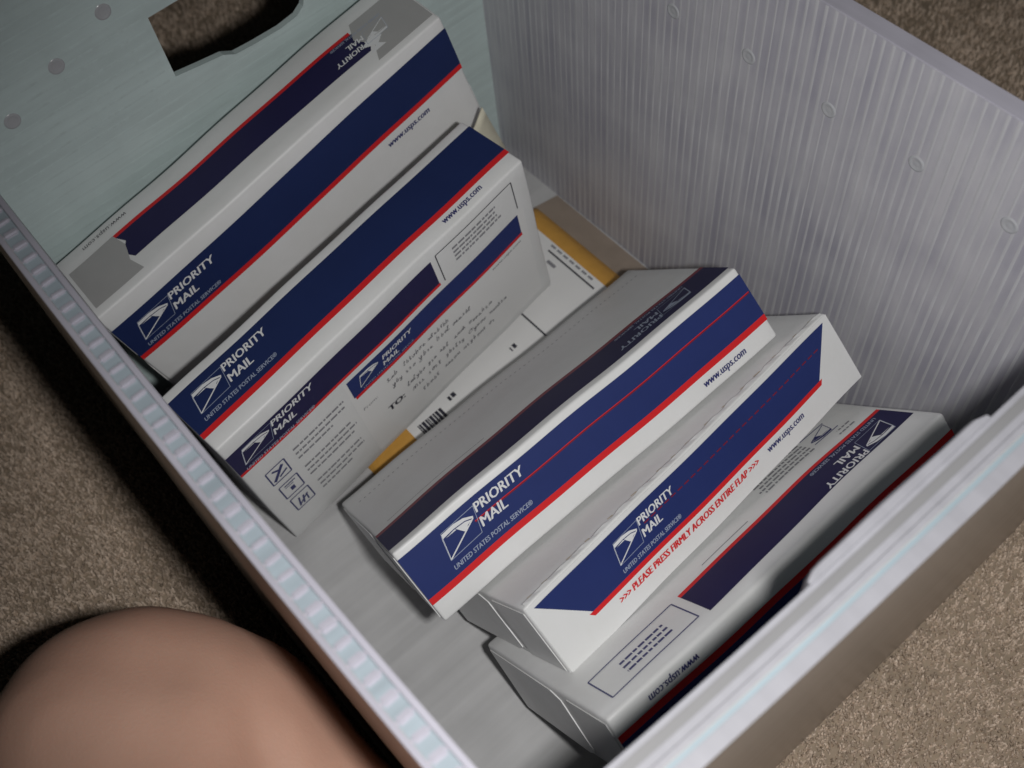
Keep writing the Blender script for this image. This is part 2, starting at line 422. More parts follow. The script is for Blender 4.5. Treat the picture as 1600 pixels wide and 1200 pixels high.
# ------------------------------------------------------------------ printed mailing boxes
class Box:
    """Local frame: x along the length, y from front (0) to back (T), z from bottom (-H) to top (0), in cm."""
    def __init__(s, name, dims, o, R, label, cat='box', group=None, bulge=.10, r=.16, seed=0):
        s.L, s.H, s.T = dims; s.A = bulge; s.seed = seed
        mw = Matrix.Identity(4)
        for i in range(3):
            for j in range(3): mw[i][j] = R[i][j]
            mw[i][3] = (o[i] + (Z0 if i == 2 else 0)) * CM
        s.root = thing(name, label, cat, group, mw)
        s.body(r)
    def bul(s, u, v, lu, lv, k):
        """outward swell of a face at (u, v) in 0..1"""
        b = s.A * min(lu, lv) / 5.0 * max(0, math.sin(math.pi * min(max(u, 0), 1))) ** .8 * max(0, math.sin(math.pi * min(max(v, 0), 1))) ** .8
        w = .03 * math.sin(u * 9 + s.seed + k) * math.sin(v * 5 + k * 2 + s.seed) * math.sin(math.pi * min(max(u, 0), 1)) * math.sin(math.pi * min(max(v, 0), 1))
        return b + w
    def warp(s, x, y, z):
        k = s.seed * 1.7
        return (x + .03 * math.sin(z * .6 + k), y + .045 * math.sin(x * .33 + k) + .02 * math.sin(x * .9 + 2 * k), z + .04 * math.sin(x * .27 + 2.1 * k) + .018 * math.sin(x * .8 + k + y * .5))
    def body(s, r):
        def ax(lo, hi, n):
            mid = np.linspace(lo + r, hi - r, n); return [lo, lo + r * .3, *mid, hi - r * .3, hi]
        X, Y, Z = ax(0, s.L, 30), ax(0, s.T, 8), ax(-s.H, 0, 14)
        vid = {}; V = []; F = []
        def vert(x, y, z):
            key = (round(x, 5), round(y, 5), round(z, 5))
            if key in vid: return vid[key]
            p = np.array([x, y, z]); c = np.clip(p, [r, r, -s.H + r], [s.L - r, s.T - r, -r]); d = p - c; l = np.linalg.norm(d)
            q = c + d / l * r
            u, v, w = x / s.L, (z + s.H) / s.H, y / s.T
            if y == 0: q[1] -= s.bul(u, v, s.L, s.H, 1)
            if y == s.T: q[1] += s.bul(u, v, s.L, s.H, 2)
            if z == 0: q[2] += s.bul(u, w, s.L, s.T, 3)
            if x == 0: q[0] -= s.bul(w, v, s.T, s.H, 4)
            if x == s.L: q[0] += s.bul(w, v, s.T, s.H, 5)
            vid[key] = len(V); V.append(tuple(c_ * CM for c_ in s.warp(*q))); return vid[key]
        def grid(A, B, fn, flip):
            for i in range(len(A) - 1):
                for j in range(len(B) - 1):
                    q = [fn(A[i], B[j]), fn(A[i + 1], B[j]), fn(A[i + 1], B[j + 1]), fn(A[i], B[j + 1])]
                    F.append(tuple(q[::-1] if flip else q))
        grid(X, Z, lambda a, b: vert(a, 0.0, b), False); grid(X, Z, lambda a, b: vert(a, s.T, b), True)
        grid(X, Y, lambda a, b: vert(a, b, 0.0), False); grid(X, Y, lambda a, b: vert(a, b, -s.H), True)
        grid(Y, Z, lambda a, b: vert(0.0, a, b), True); grid(Y, Z, lambda a, b: vert(s.L, a, b), False)
        me = bpy.data.meshes.new('carton'); me.from_pydata(V, [], F); me.update()
        link('carton', me, M['paper'], s.root, True)
    # face maps: a runs to the reader's right, b up
    def fm(s, face):
        f = s.fm0(face); return lambda a, b, h: CM * Vector(s.warp(*f(a, b, h))) 
    def fm0(s, face):
        if face == 'top': return lambda a, b, h: Vector((a, b, s.bul(a / s.L, b / s.T, s.L, s.T, 3) + h)) 
        if face == 'topflip': return lambda a, b, h: Vector((s.L - a, s.T - b, s.bul(1 - a / s.L, 1 - b / s.T, s.L, s.T, 3) + h)) 
        if face == 'front': return lambda a, b, h: Vector((a, -s.bul(a / s.L, (b + s.H) / s.H, s.L, s.H, 1) - h, b)) 
        if face == 'back': return lambda a, b, h: Vector((s.L - a, s.T + s.bul(1 - a / s.L, (b + s.H) / s.H, s.L, s.H, 2) + h, b)) 
        if face == 'left': return lambda a, b, h: Vector((-s.bul(1 - a / s.T, (b + s.H) / s.H, s.T, s.H, 4) - h, s.T - a, b)) 
        if face == 'right': return lambda a, b, h: Vector((s.L + s.bul(a / s.T, (b + s.H) / s.H, s.T, s.H, 5) + h, a, b)) 

def up_faces(me, fm):
    """orient a flat print so that its normals leave the face"""
    n = (fm(1.1, -.5, .1) - fm(1.1, -.5, 0)).normalized()
    bad = [p for p in me.polygons if p.normal.dot(n) < 0]
    if bad: me.flip_normals()

H_PRINT = 0.014
def band(box, face, name, mat, a0, a1, b0, b1, h=H_PRINT, slope=0.0, mit=(0, 0), n=28, wav=None, parent=None):
    """A printed bar from a0 to a1; mit = how far the lower edge is drawn in at each end."""
    fm = box.fm(face); V = []; F = []
    for i in range(n + 1):
        t = i / n
        for j in range(4):
            b = b0 + (b1 - b0) * j / 3; q = 1 - j / 3
            l, r = a0 + mit[0] * q, a1 - mit[1] * q
            if wav: l += wav[0][j]; r += wav[1][j]
            a = l + (r - l) * t
            V.append(fm(a, b + slope * a, h))
    for i in range(n):
        for j in range(3): F.append((i * 4 + j, (i + 1) * 4 + j, (i + 1) * 4 + j + 1, i * 4 + j + 1))
    o = from_faces(name, V, F, M[mat], parent or box.root, True); up_faces(o.data, fm); return o

def text(box, face, name, body, mat, a0, a1, b, cap, slope=0.0, shear=0.0, bold=0.0, h=H_PRINT * 2, parent=None):
    cu = bpy.data.curves.new('txt', 'FONT'); cu.body = body; cu.size = 1; cu.resolution_u = 2
    ob = bpy.data.objects.new('txt', cu); COL.objects.link(ob)
    me = bpy.data.meshes.new_from_object(ob); bpy.data.objects.remove(ob)
    co = np.array([v.co[:] for v in me.vertices])
    x0, x1 = co[:, 0].min(), co[:, 0].max(); H = 0.70
    fm = box.fm(face); sx = (a1 - a0 - shear * cap) / (x1 - x0)
    for v, c in zip(me.vertices, co):
        bb = c[1] / H * cap; a = a0 + (c[0] - x0) * sx + shear * bb
        v.co = fm(a, b + bb + slope * a, h)
    me.update(); me.name = name
    up_faces(me, fm)
    if bold:                       # heavier strokes: the same letters printed again, slightly shifted
        bm = bmesh.new(); bm.from_mesh(me); ex = (fm(1.0, 0, 0) - fm(0, 0, 0)).normalized(); ey = (fm(0, 1.0, 0) - fm(0, 0, 0)).normalized(); ez = (fm(0, 0, 1.0) - fm(0, 0, 0)).normalized()
        for q, (dx, dy) in enumerate(((1, 0), (.5, .6))):
            g = bmesh.ops.duplicate(bm, geom=bm.verts[:] + bm.edges[:] + bm.faces[:]) if q == 0 else None
            if g: bmesh.ops.translate(bm, verts=[v for v in g['geom'] if isinstance(v, bmesh.types.BMVert)], vec=(ex * dx * bold * cap * 7 + ez * .004) * CM)
        bm.to_mesh(me); bm.free()
    return link(name, me, M[mat], parent or box.root)

def polys(box, face, name, mat, plist, a, b, k, h=H_PRINT * 2, slope=0.0, parent=None):
    fm = box.fm(face); V = []; F = []
    for pts in plist:
        s0 = len(V); V += [fm(a + x * k, b + y * k + slope * (a + x * k), h) for x, y in pts]; F.append(tuple(range(s0, len(V))))
    me = bpy.data.meshes.new(name); me.from_pydata([tuple(v) for v in V], [], F); me.update()
    n = (fm(1.1, -.5, .1) - fm(1.1, -.5, 0)).normalized()
    bm = bmesh.new(); bm.from_mesh(me)
    for f in bm.faces:
        if f.normal.dot(n) < 0: f.normal_flip()
    bmesh.ops.triangulate(bm, faces=bm.faces); bm.to_mesh(me); bm.free()
    return link(name, me, M[mat], parent or box.root)

def seg(p, q, w):
    dx, dy = q[0] - p[0], q[1] - p[1]; l = math.hypot(dx, dy) or 1; nx, ny = -dy / l * w / 2, dx / l * w / 2
    return [(p[0] + nx, p[1] + ny), (q[0] + nx, q[1] + ny), (q[0] - nx, q[1] - ny), (p[0] - nx, p[1] - ny)]

EAGLE = [[(24, 98), (31, 117), (100, 119), (150, 110), (192, 88), (188, 80), (150, 95), (92, 101)],
         [(98, 96), (148, 91), (180, 78), (152, 72), (128, 52), (112, 74)],
         seg((2, 2), (186, 80), 6), seg((2, 2), (27, 100), 5), [(40, 92), (92, 97), (100, 90), (70, 91)]]
FRAME = [seg((0, 0), (181, 3), 2.6), seg((181, 3), (217, 124), 2.6), seg((217, 124), (33, 122), 2.6), seg((33, 122), (0, 0), 2.6)]
def emblem(box, face, a, b, k, ink='white_ink', frame='pale_ink', slope=0.0, parent=None):
    e_ = polys(box, face, 'emblem', ink, EAGLE, a, b, k, slope=slope, parent=parent)
    polys(box, face, 'emblem_frame', frame, FRAME, a, b, k, h=H_PRINT * 2.5, slope=slope, parent=parent or box.root)

def logo(box, face, a, b, k, ink='white_ink', slope=0.0, parent=None, tiny=True):
    """a, b: lower tip of the emblem; k: cm per drawing unit"""
    emblem(box, face, a, b, k, ink, slope=slope, parent=parent)
    text(box, face, 'lettering', 'PRIORITY', ink, a + 212 * k, a + 488 * k, b + 88 * k, 44 * k, slope, .22, .012, parent=parent)
    text(box, face, 'lettering', 'MAIL', ink, a + 198 * k, a + 350 * k, b + 18 * k, 46 * k, slope, .22, .012, parent=parent)
    if tiny: text(box, face, 'lettering', 'UNITED STATES POSTAL SERVICE\u00ae', 'pale_ink' if ink == 'white_ink' else ink, a - 10 * k, a + 440 * k, b - 48 * k, 22 * k, slope, .22, .008, parent=parent)

def greek(box, face, name, mat, a0, a1, b0, n, pitch, w, seed, ragged=.35, slope=0.0, h=H_PRINT * 2, parent=None):
    """fine print too small to read: rows of short word-long dashes"""
    r = random.Random(seed); P_ = []
    for i in range(n):
        a = a0; b = b0 - i * pitch; end = a1 - r.uniform(0, ragged) * (a1 - a0) * (.3 if i < n - 1 else 1)
        while a < end:
            l = r.uniform(.15, .5); P_.append([(a, b), (min(a + l, end), b), (min(a + l, end), b + w), (a, b + w)]); a += l + r.uniform(.05, .1)
    polys(box, face, name, mat, P_, 0, 0, 1, h=h, slope=slope, parent=parent)

def rect_line(box, face, name, mat, a0, a1, b0, b1, w, sides='lrtb', slope=0.0, h=H_PRINT * 2):
    P_ = []
    if 'l' in sides: P_.append(seg((a0, b0), (a0, b1), w))
    if 'r' in sides: P_.append(seg((a1, b0), (a1, b1), w))
    if 't' in sides: P_ += [seg((a0 + (a1 - a0) * i / 8, b1), (a0 + (a1 - a0) * (i + 1) / 8, b1), w) for i in range(8)]
    if 'b' in sides: P_ += [seg((a0 + (a1 - a0) * i / 8, b0), (a0 + (a1 - a0) * (i + 1) / 8, b0), w) for i in range(8)]
    polys(box, face, name, mat, P_, 0, 0, 1, h=h, slope=slope)

def dashes(box, face, name, mat, a0, a1, b, l, gap, w, h=H_PRINT, slope=0.0):
    P_ = []; a = a0
    while a < a1: P_.append([(a, b), (a + l, b), (a + l, b + w), (a, b + w)]); a += l + gap
    polys(box, face, name, mat, P_, 0, 0, 1, h=h, slope=slope)

def top_print(B, da=0.0, tear=None, b=(1.12, 1.48, 4.10), ink='navy', face='top'):
    band(B, face, 'red_line', 'red', 0.02, B.L - .02, b[0], b[1])
    st = band(B, face, 'stripe', ink, 0.02, B.L - .02, b[1], b[2])
    logo(B, face, 2.08 + da, 2.30, .01144)
    text(B, face, 'web_address', 'www.usps.com', 'blue_ink', 18.1 + da * .5, 21.2 + da * .5, .48, .42, 0, .15, .012)
    if tear:
        band(B, face, 'tear_strip', 'tear', 4.2, B.L - .1, 2.93, 3.0, h=H_PRINT * 1.6)
        if tear > 1: band(B, face, 'tear_strip', 'red', 4.2, B.L - .1, 3.0, 3.04, h=H_PRINT * 1.6)

def end_flap(B, side, lines=True):
    """the tucked flap at the end of a carton, with its raw edge"""
    f = B.fm(side)
    prism('end_flap', [(.25, -B.H + .4), (B.T - .25, -B.H + .4), (B.T - .25, -B.H * .42), (B.T - .6, -B.H * .36), (.6, -B.H * .36), (.25, -B.H * .42)], f, M['paper'], B.root, .01, .07)
    prism('end_flap', [(.3, -.25), (B.T - .3, -.25), (B.T - .3, -B.H * .30), (.3, -B.H * .30)], f, M['paper'], B.root, .01, .05)

G = 'blue and white mailing boxes standing in the tub'

# the farthest box, turned about: its back panel faces the camera, taped top
d1 = 1.35
R1 = [[0.98111, 0.01077, -0.19313], [-0.00251, 0.99907, 0.04297], [0.19342, -0.04168, 0.98023]]
o1 = [1.545 - R1[0][0] * d1, 37.652 - R1[1][0] * d1, 15.802 - R1[2][0] * d1]
B1 = Box('mailing_box', (24.018 + d1, 15.0, 5.3), o1, R1, 'mailing box nearest the hand hole, with grey torn tape on its top', 'box', G, .07, seed=1)
sl = 0.022
band(B1, 'front', 'stripe', 'navy_dark', .02, B1.L - .02, -4.42, -1.42, slope=sl)
band(B1, 'front', 'red_line', 'red', .02, B1.L - .02, -4.80, -4.42, slope=sl)
logo(B1, 'front', d1 - .40, -3.62, .0122, slope=sl)
text(B1, 'front', 'web_address', 'www.usps.com', 'blue_ink', d1 + 17.6, d1 + 20.95, -5.62, .46, sl, .15, .012)
L1 = B1.L
def t1(a): return L1 - (a + d1)          # reader on the far side of the top panel
band(B1, 'topflip', 'stripe', 'navy_violet', t1(20.3), t1(2.3), B1.T - 3.42, B1.T - 1.42, slope=-.012, wav=([.0, .5, -.1, .35], [.0, -.35, .2, -.2]))
band(B1, 'topflip', 'red_line', 'red', t1(19.9), t1(2.1), B1.T - 3.68, B1.T - 3.42, slope=-.012)
logo(B1, 'topflip', t1(21.9), B1.T - 2.95, .0082, slope=-.012)
text(B1, 'topflip', 'web_address', 'www.usps.com', 'black', t1(3.7), t1(.5), B1.T - 4.55, .30, -.012, .15, .0)
band(B1, 'topflip', 'tape', 'tape', t1(2.35), t1(-.95), B1.T - 3.95, B1.T - .62, h=.022, wav=([.1, -.15, .2, -.1], [0, 0, 0, 0]))
band(B1, 'topflip', 'tape', 'tape', .15, t1(20.1), B1.T - 4.15, B1.T - .50, h=.022, wav=([0, 0, 0, 0], [-.2, .35, -.3, .3]))
band(B1, 'topflip', 'tape', 'white_ink', t1(20.9), t1(20.1), B1.T - 2.3, B1.T - 1.2, h=.026, wav=([.2, -.2, .3, 0], [-.2, .3, -.3, .4]), n=6)
end_flap(B1, 'right'); end_flap(B1, 'left')

# second box: upright, addressed
B2 = Box('mailing_box', (23.362, 13.051, 4.954), [0.793, 27.613, 13.518], [[0.99182, -0.09329, -0.08714], [0.09375, 0.9956, 0.00115], [0.08665, -0.00931, 0.9962]],
         'upright mailing box with handwritten address label on its front', 'box', G, .06, seed=2)
top_print(B2, -1.2, b=(1.02, 1.40, 4.28), ink='navy_dark')
sl2 = .012
band(B2, 'front', 'stripe', 'navy_violet', .02, 15.55, -3.32, -1.18, slope=sl2)
band(B2, 'front', 'red_line', 'red', .02, 15.6, -3.56, -3.32, slope=sl2)
logo(B2, 'front', .62, -2.86, .0112, slope=sl2)
rect_line(B2, 'front', 'label_outline', 'black', 15.96, 22.15, -3.5, -1.05, .07, 'lrt', sl2)
greek(B2, 'front', 'fine_print', 'grey_ink', 17.1, 20.9, -1.75, 4, .36, .16, 5, slope=sl2)
# self-adhesive address label
lab = band(B2, 'front', 'address_label', 'label', 7.45, 22.55, -12.6, -3.78, h=.02, slope=sl2)
def lb(*a, **k): return band(B2, 'front', *a, h=.032, slope=sl2, parent=lab, **k)
lb('stripe', 'navy', 7.7, 22.0, -5.72, -3.98); lb('red_line', 'red', 7.8, 22.05, -5.98, -5.72)
for fn in (lambda: polys(B2, 'front', 'emblem', 'white_ink', EAGLE, 8.35, -5.3, .0085, h=.046, slope=sl2, parent=lab),
           lambda: text(B2, 'front', 'lettering', 'PRIORITY', 'white_ink', 10.3, 12.7, -4.75, .36, sl2, .2, .012, .046, lab),
           lambda: text(B2, 'front', 'lettering', 'MAIL', 'white_ink', 10.2, 11.5, -5.3, .36, sl2, .2, .012, .046, lab),
           lambda: text(B2, 'front', 'lettering', 'UNITED STATES POSTAL SERVICE', 'pale_ink', 8.5, 12.6, -5.62, .15, sl2, .2, .0, .046, lab),
           lambda: text(B2, 'front', 'web_address', 'www.usps.com', 'black', 19.2, 21.8, -6.40, .20, sl2, .1, .0, .046, lab),
           lambda: text(B2, 'front', 'lettering', 'From:', 'grey_ink', 7.85, 9.0, -7.45, .26, sl2, .1, .0, .046, lab),
           lambda: text(B2, 'front', 'lettering', 'TO:', 'black', 9.2, 10.5, -9.75, .55, sl2, .0, .02, .046, lab)): fn()
GLYPHS = [[(0, .1), (.5, .35), (.3, .6), (.05, .3), (.4, 0), (.8, .15)], [(0, 0), (.35, 1.3), (.15, 1.25), (.2, 0), (.6, .1)],
          [(0, 0), (.1, .6), (.3, .5), (.35, 0), (.45, .6), (.65, .5), (.7, 0)], [(.1, .5), (.5, .6), (.6, .2), (.25, 0), (.05, .3), (.4, .65), (.8, .5)],
          [(0, .6), (.25, .05), (.5, .6), (.45, -.5), (.1, -.45), (.6, .2)], [(.2, 1.1), (.2, 0), (.5, .1), (0, .75), (.55, .8)], [(0, .5), (.3, .65), (.2, .3), (.4, .1), (.1, 0), (.6, .1)],
          [(.1, 1.2), (.1, 0), (.1, .55), (.5, .6), (.5, .1), (.2, 0)]]
def scrawl(rows, seed):
    r = random.Random(seed); P_ = []
    for (a0, a1, b) in rows:
        a = a0
        while a < a1:
            big = r.random() < .35
            for q in range(r.randint(2, 7)):               # one word
                g = r.choice(GLYPHS); sc = r.uniform(.27, .36) * (1.5 if q == 0 and big else 1); dy = r.uniform(-.04, .04)
                pts = [(a + x * sc + .22 * y * sc + r.uniform(-.02, .02), b + dy + y * sc + r.uniform(-.02, .02)) for x, y in g]
                P_ += [seg(p, q_, r.uniform(.03, .055)) for p, q_ in zip(pts[:-1], pts[1:])]
                a += sc * r.uniform(.75, 1.0)
            a += r.uniform(.2, .45)
    polys(B2, 'front', 'handwriting', 'pen', P_, 0, 0, 1, h=.046, slope=sl2, parent=lab)
scrawl([(9.9, 15.4, -6.95), (10.1, 16.6, -7.75), (11.0, 18.2, -9.05), (11.2, 18.9, -9.95), (11.8, 18.2, -10.9)], 7)
greek(B2, 'front', 'fine_print', 'grey_ink', 3.1, 7.1, -5.15, 3, .52, .17, 1, slope=sl2)
greek(B2, 'front', 'fine_print', 'grey_ink', 3.1, 7.2, -7.35, 3, .52, .17, 2, slope=sl2)
greek(B2, 'front', 'fine_print', 'grey_ink', 3.2, 6.9, -9.55, 3, .52, .17, 3, slope=sl2)
for i, (a, b) in enumerate(((1.05, -6.5), (1.15, -8.6), (1.2, -10.5))):
    rect_line(B2, 'front', 'pictogram', 'blue_ink', a, a + 1.35, b, b + 1.5, .09, 'lrtb', sl2)
    g_ = [[seg((.2, .2), (1.1, 1.2), .22), seg((.35, 1.2), (.8, .9), .16), seg((.6, .3), (1.2, .55), .14)],
          [seg((.7, .35), (.7, .75), .3), seg((.3, 1.2), (1.1, 1.2), .1), seg((.3, 1.0), (.9, 1.0), .06)],
          [seg((.3, .2), (.5, 1.1), .12), seg((.6, .2), (.8, 1.0), .12), seg((.3, .3), (1.1, .9), .12), seg((.95, .2), (1.0, .9), .1)]][i]
    polys(B2, 'front', 'pictogram', 'blue_ink', g_, a, b, 1, slope=sl2)
end_flap(B2, 'right')

# third: leaning box in the middle
B4 = Box('mailing_box', (23.257, 13.334, 4.544), [4.24, 13.634, 10.209], [[0.99708, -0.03537, -0.06767], [-0.02057, 0.72903, -0.68417], [0.07354, 0.68357, 0.72617]],
         'leaning mailing box in the middle with a thin red line through its blue stripe', 'box', G, .07, seed=3)
top_print(B4, 0, tear=2)
band(B4, 'back', 'stripe', 'navy_violet', .02, B4.L - .02, -3.45, -.62)
band(B4, 'back', 'red_line', 'tear', .02, B4.L - .02, -3.85, -3.45)
logo(B4, 'back', 1.9, -2.75, .0112, ink='pale_ink')
dashes(B4, 'back', 'perforation', 'grey_ink', .7, 22.4, -10.9, .14, .22, .09)
dashes(B4, 'back', 'crease_line', 'grey_ink', 15.5, 22.0, -4.5, .5, .02, .05)
end_flap(B4, 'left')

# fourth: the box with a gummed flap
B5 = Box('mailing_box', (22.971, 12.2, 4.391), [7.076, 7.435, 9.892], [[0.99706, -0.03669, 0.06724], [0.07356, 0.70367, -0.70671], [-0.02139, 0.70958, 0.7043]],
         'mailing box with mitred blue stripe and red press-firmly lettering on its flap', 'box', G, .06, seed=4)
fl_ = band(B5, 'top', 'closing_flap', 'paper', .06, B5.L - .06, .05, 4.33, h=.05)
def b5(name, mat, a0, a1, b0, b1, mit, h=.07): return band(B5, 'top', name, mat, a0, a1, b0, b1, h=h, mit=mit, parent=fl_)
b5('stripe', 'navy', .45, 22.48, 1.72, 4.08, (2.25, 2.05)); b5('red_line', 'red', 2.45, 20.65, 1.46, 1.72, (.24, .22))
k5 = .0094
def tx(name, s_, mat, a0, a1, b, cap, sh=.2, bo=.012): return text(B5, 'top', name, s_, mat, a0, a1, b, cap, 0, sh, bo, .085, fl_)
polys(B5, 'top', 'emblem', 'white_ink', EAGLE, 5.2, 2.42, k5, h=.085, parent=fl_); polys(B5, 'top', 'emblem_frame', 'pale_ink', FRAME, 5.2, 2.42, k5, h=.088, parent=fl_)
tx('lettering', 'PRIORITY', 'white_ink', 5.2 + 212 * k5, 5.2 + 490 * k5, 2.42 + 88 * k5, 44 * k5); tx('lettering', 'MAIL', 'white_ink', 5.2 + 200 * k5, 5.2 + 352 * k5, 2.42 + 18 * k5, 46 * k5)
tx('lettering', 'UNITED STATES POSTAL SERVICE\u00ae', 'pale_ink', 5.2 - 8 * k5, 5.2 + 445 * k5, 2.42 - 50 * k5, 24 * k5, .2, .008)
tx('lettering', '>>> PLEASE PRESS FIRMLY ACROSS ENTIRE FLAP >>>', 'red', 4.1, 14.75, .88, .36, .2, .02)
tx('web_address', 'www.usps.com', 'blue_ink', 15.5, 18.5, .92, .38, .15, .012)
P_ = []; a = 7.5
while a < 21.2: P_.append([(a, 3.12), (a + .34, 3.12), (a + .34, 3.19), (a, 3.19)]); a += .5
polys(B5, 'top', 'tear_strip', 'tear', P_, 0, 0, 1, h=.08, parent=fl_)
# ragged perforated lip where the strip was torn off
def torn_lip():
    f = B5.fm('back'); r = random.Random(3); V = []; F = []; n = 60
    for i in range(n + 1):
        a = .2 + (B5.L - .4) * i / n; w = .12 + .18 * abs(math.sin(i * .72)) + r.uniform(0, .07)
        V += [f(a, -.02, .05), f(a, -.10 - w * .5, .10 + .03 * math.sin(i * 1.7)), f(a, -.12 - w, .03)]
    for i in range(n):
        for j in (0, 1): F.append((i * 3 + j, (i + 1) * 3 + j, (i + 1) * 3 + j + 1, i * 3 + j + 1))
    o = from_faces('torn_lip', V, F, M['paper'], B5.root); up_faces(o.data, f)
torn_lip()
P_ = []; r_ = random.Random(9); a = .6
while a < B5.L - .8:
    l = r_.uniform(.25, .5); P_.append([(a, -.40), (a + l, -.46), (a + l, -.37), (a, -.30)]); a += l + r_.uniform(.6, 1.6)
polys(B5, 'back', 'torn_fibre', 'board_edge', P_, 0, 0, 1, h=.05)
end_flap(B5, 'left')
band(B5, 'left', 'crease_line', 'grey_ink', 1.0, 3.8, -4.0, -3.95, n=4)

# fifth: the box next to the near wall
B6 = Box('mailing_box', (23.391, 12.957, 4.623), [6.036, 0.80, 10.236], [[0.99885, 0.03068, 0.03685], [0.00473, 0.70168, -0.71248], [-0.04771, 0.71184, 0.70072]],
         'mailing box leaning closest to the near wall, outlined label space on its broad side', 'box', G, .08, r=.22, seed=5)
s6 = .048
band(B6, 'back', 'stripe', 'navy_violet', .35, 16.1, -4.1, -1.72, slope=s6, mit=(0, 0))
band(B6, 'back', 'red_line', 'red', .35, 16.1, -4.38, -4.1, slope=s6)
logo(B6, 'back', 1.25, -3.35, .0118, slope=s6)
rect_line(B6, 'back', 'label_outline', 'blue_ink', 16.65, 22.3, -4.25, -2.0, .08, 'lrtb', s6)
greek(B6, 'back', 'fine_print', 'blue_ink', 17.9, 20.9, -2.75, 3, .42, .16, 8, slope=s6)
polys(B6, 'back', 'emblem', 'blue_ink', EAGLE, 2.2, -6.9, .009, slope=s6)
rect_line(B6, 'back', 'emblem_frame', 'blue_ink', 2.1, 4.0, -7.0, -5.75, .07, 'tb', s6)
greek(B6, 'back', 'fine_print', 'grey_ink', 4.3, 8.4, -5.6, 5, .34, .15, 11, slope=s6)
greek(B6, 'back', 'fine_print', 'grey_ink', 1.6, 2.9, -5.0, 2, .4, .13, 12, slope=s6)
band(B6, 'back', 'crease_line', 'grey_ink', 10.4, 13.9, -4.85, -4.79, slope=s6, n=6)
top_print(B6, 0, b=(1.05, 1.42, 4.15), face='topflip')
end_flap(B6, 'left')

# ------------------------------------------------------------------ padded envelopes
def pillow(name, pts_fn, nu, nv, thick, mat, parent):
    V = []; F = []
    for s in (0, 1):
        for j in range(nv + 1):
            for i in range(nu + 1):
                u, v = i / nu, j / nv
                V.append(pts_fn(u, v, thick(u, v) * s))
    n = (nu + 1) * (nv + 1)
    for j in range(nv):
        for i in range(nu):
            q = (j * (nu + 1) + i, j * (nu + 1) + i + 1, (j + 1) * (nu + 1) + i + 1, (j + 1) * (nu + 1) + i)
            F.append(q[::-1]); F.append(tuple(n + k for k in q))
    edge = [i for i in range(nu + 1)] + [j * (nu + 1) + nu for j in range(1, nv + 1)] + [nv * (nu + 1) + i for i in range(nu - 1, -1, -1)] + [j * (nu + 1) for j in range(nv - 1, 0, -1)]
    for p, q in zip(edge, edge[1:] + edge[:1]): F.append((p, q, n + q, n + p))
    return from_faces(name, V, F, M[mat], parent, True)

env = thing('padded_envelope', 'yellow kraft padded envelope with a white label, lying flat under the boxes', 'envelope', None, Matrix.Translation(W(18, 26, 0)))
ox, oy = 18, 26
def env_z(x, y):
    e = min((x - 8.2) / 1.2, (30.0 - x) / 1.6, (37 - y) / 1.2, (y - 15) / 1.2, 1); e = max(0, e)
    return .10 + (math.sqrt(e) * (.35 + .062 * (x - 8.2)))
def env_pt(u, v, t):
    x = 8.2 + 21.8 * u; y = 15 + 22 * v
    return (W(x, y, .05 + t) - W(ox, oy, 0))
pillow('envelope_body', env_pt, 48, 40, lambda u, v: env_z(8.2 + 21.8 * u, 15 + 22 * v), 'kraft', env)
M['seam'] = material('dull brown glued seam', (0.30, 0.245, 0.20), 0.5, 0.3, 0.18, 60, 0.2, 150)  # painted kraft colour bleed and shade, on a strip over the tub floor
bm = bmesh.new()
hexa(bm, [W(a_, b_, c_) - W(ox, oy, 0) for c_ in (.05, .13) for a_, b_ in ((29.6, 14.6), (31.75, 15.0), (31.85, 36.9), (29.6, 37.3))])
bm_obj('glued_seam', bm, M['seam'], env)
def on_env(name, mat, x0, x1, y0, y1, h, n=14, parent=env):
    V = []; F = []
    for j in range(n + 1):
        for i in range(n + 1):
            x = x0 + (x1 - x0) * i / n; y = y0 + (y1 - y0) * j / n
            V.append(W(x, y, .05 + env_z(x, y) + h) - W(ox, oy, 0))
    for j in range(n):
        for i in range(n): F.append((j * (n + 1) + i, j * (n + 1) + i + 1, (j + 1) * (n + 1) + i + 1, (j + 1) * (n + 1) + i))
    return from_faces(name, V, F, M[mat], parent, True)
sh = on_env('shipping_label', 'label', 11.6, 27.95, 17, 34.6, .03, 40)
on_env('ruled_line', 'black', 27.2, 27.33, 28.0, 32.6, .05, 6, sh)
on_env('ruled_line', 'black', 22.5, 22.63, 27.6, 30.2, .05, 6, sh)
x = 12.2; r_ = random.Random(2)
for i in range(9):
    w_ = r_.choice((.08, .14, .22)); on_env('barcode_bar', 'black', x, x + w_, 27.7, 28.5, .05, 3, sh); x += w_ + r_.uniform(.03, .08)
for (xa, xb, yy) in ((14.9, 15.1, 28.4), (15.2, 15.5, 28.45), (20.2, 20.3, 28.3), (20.45, 20.7, 28.35)): on_env('small_print', 'black', xa, xb, yy, yy + .35, .05, 2, sh)
for i in range(7): on_env('small_print', 'grey_ink', 27.62, 27.78, 28.6 + i * .62, 28.6 + i * .62 + .45, .05, 2, sh)
on_env('small_print', 'grey_ink', 26.5, 26.75, 31.2, 32.0, .05, 2, sh)

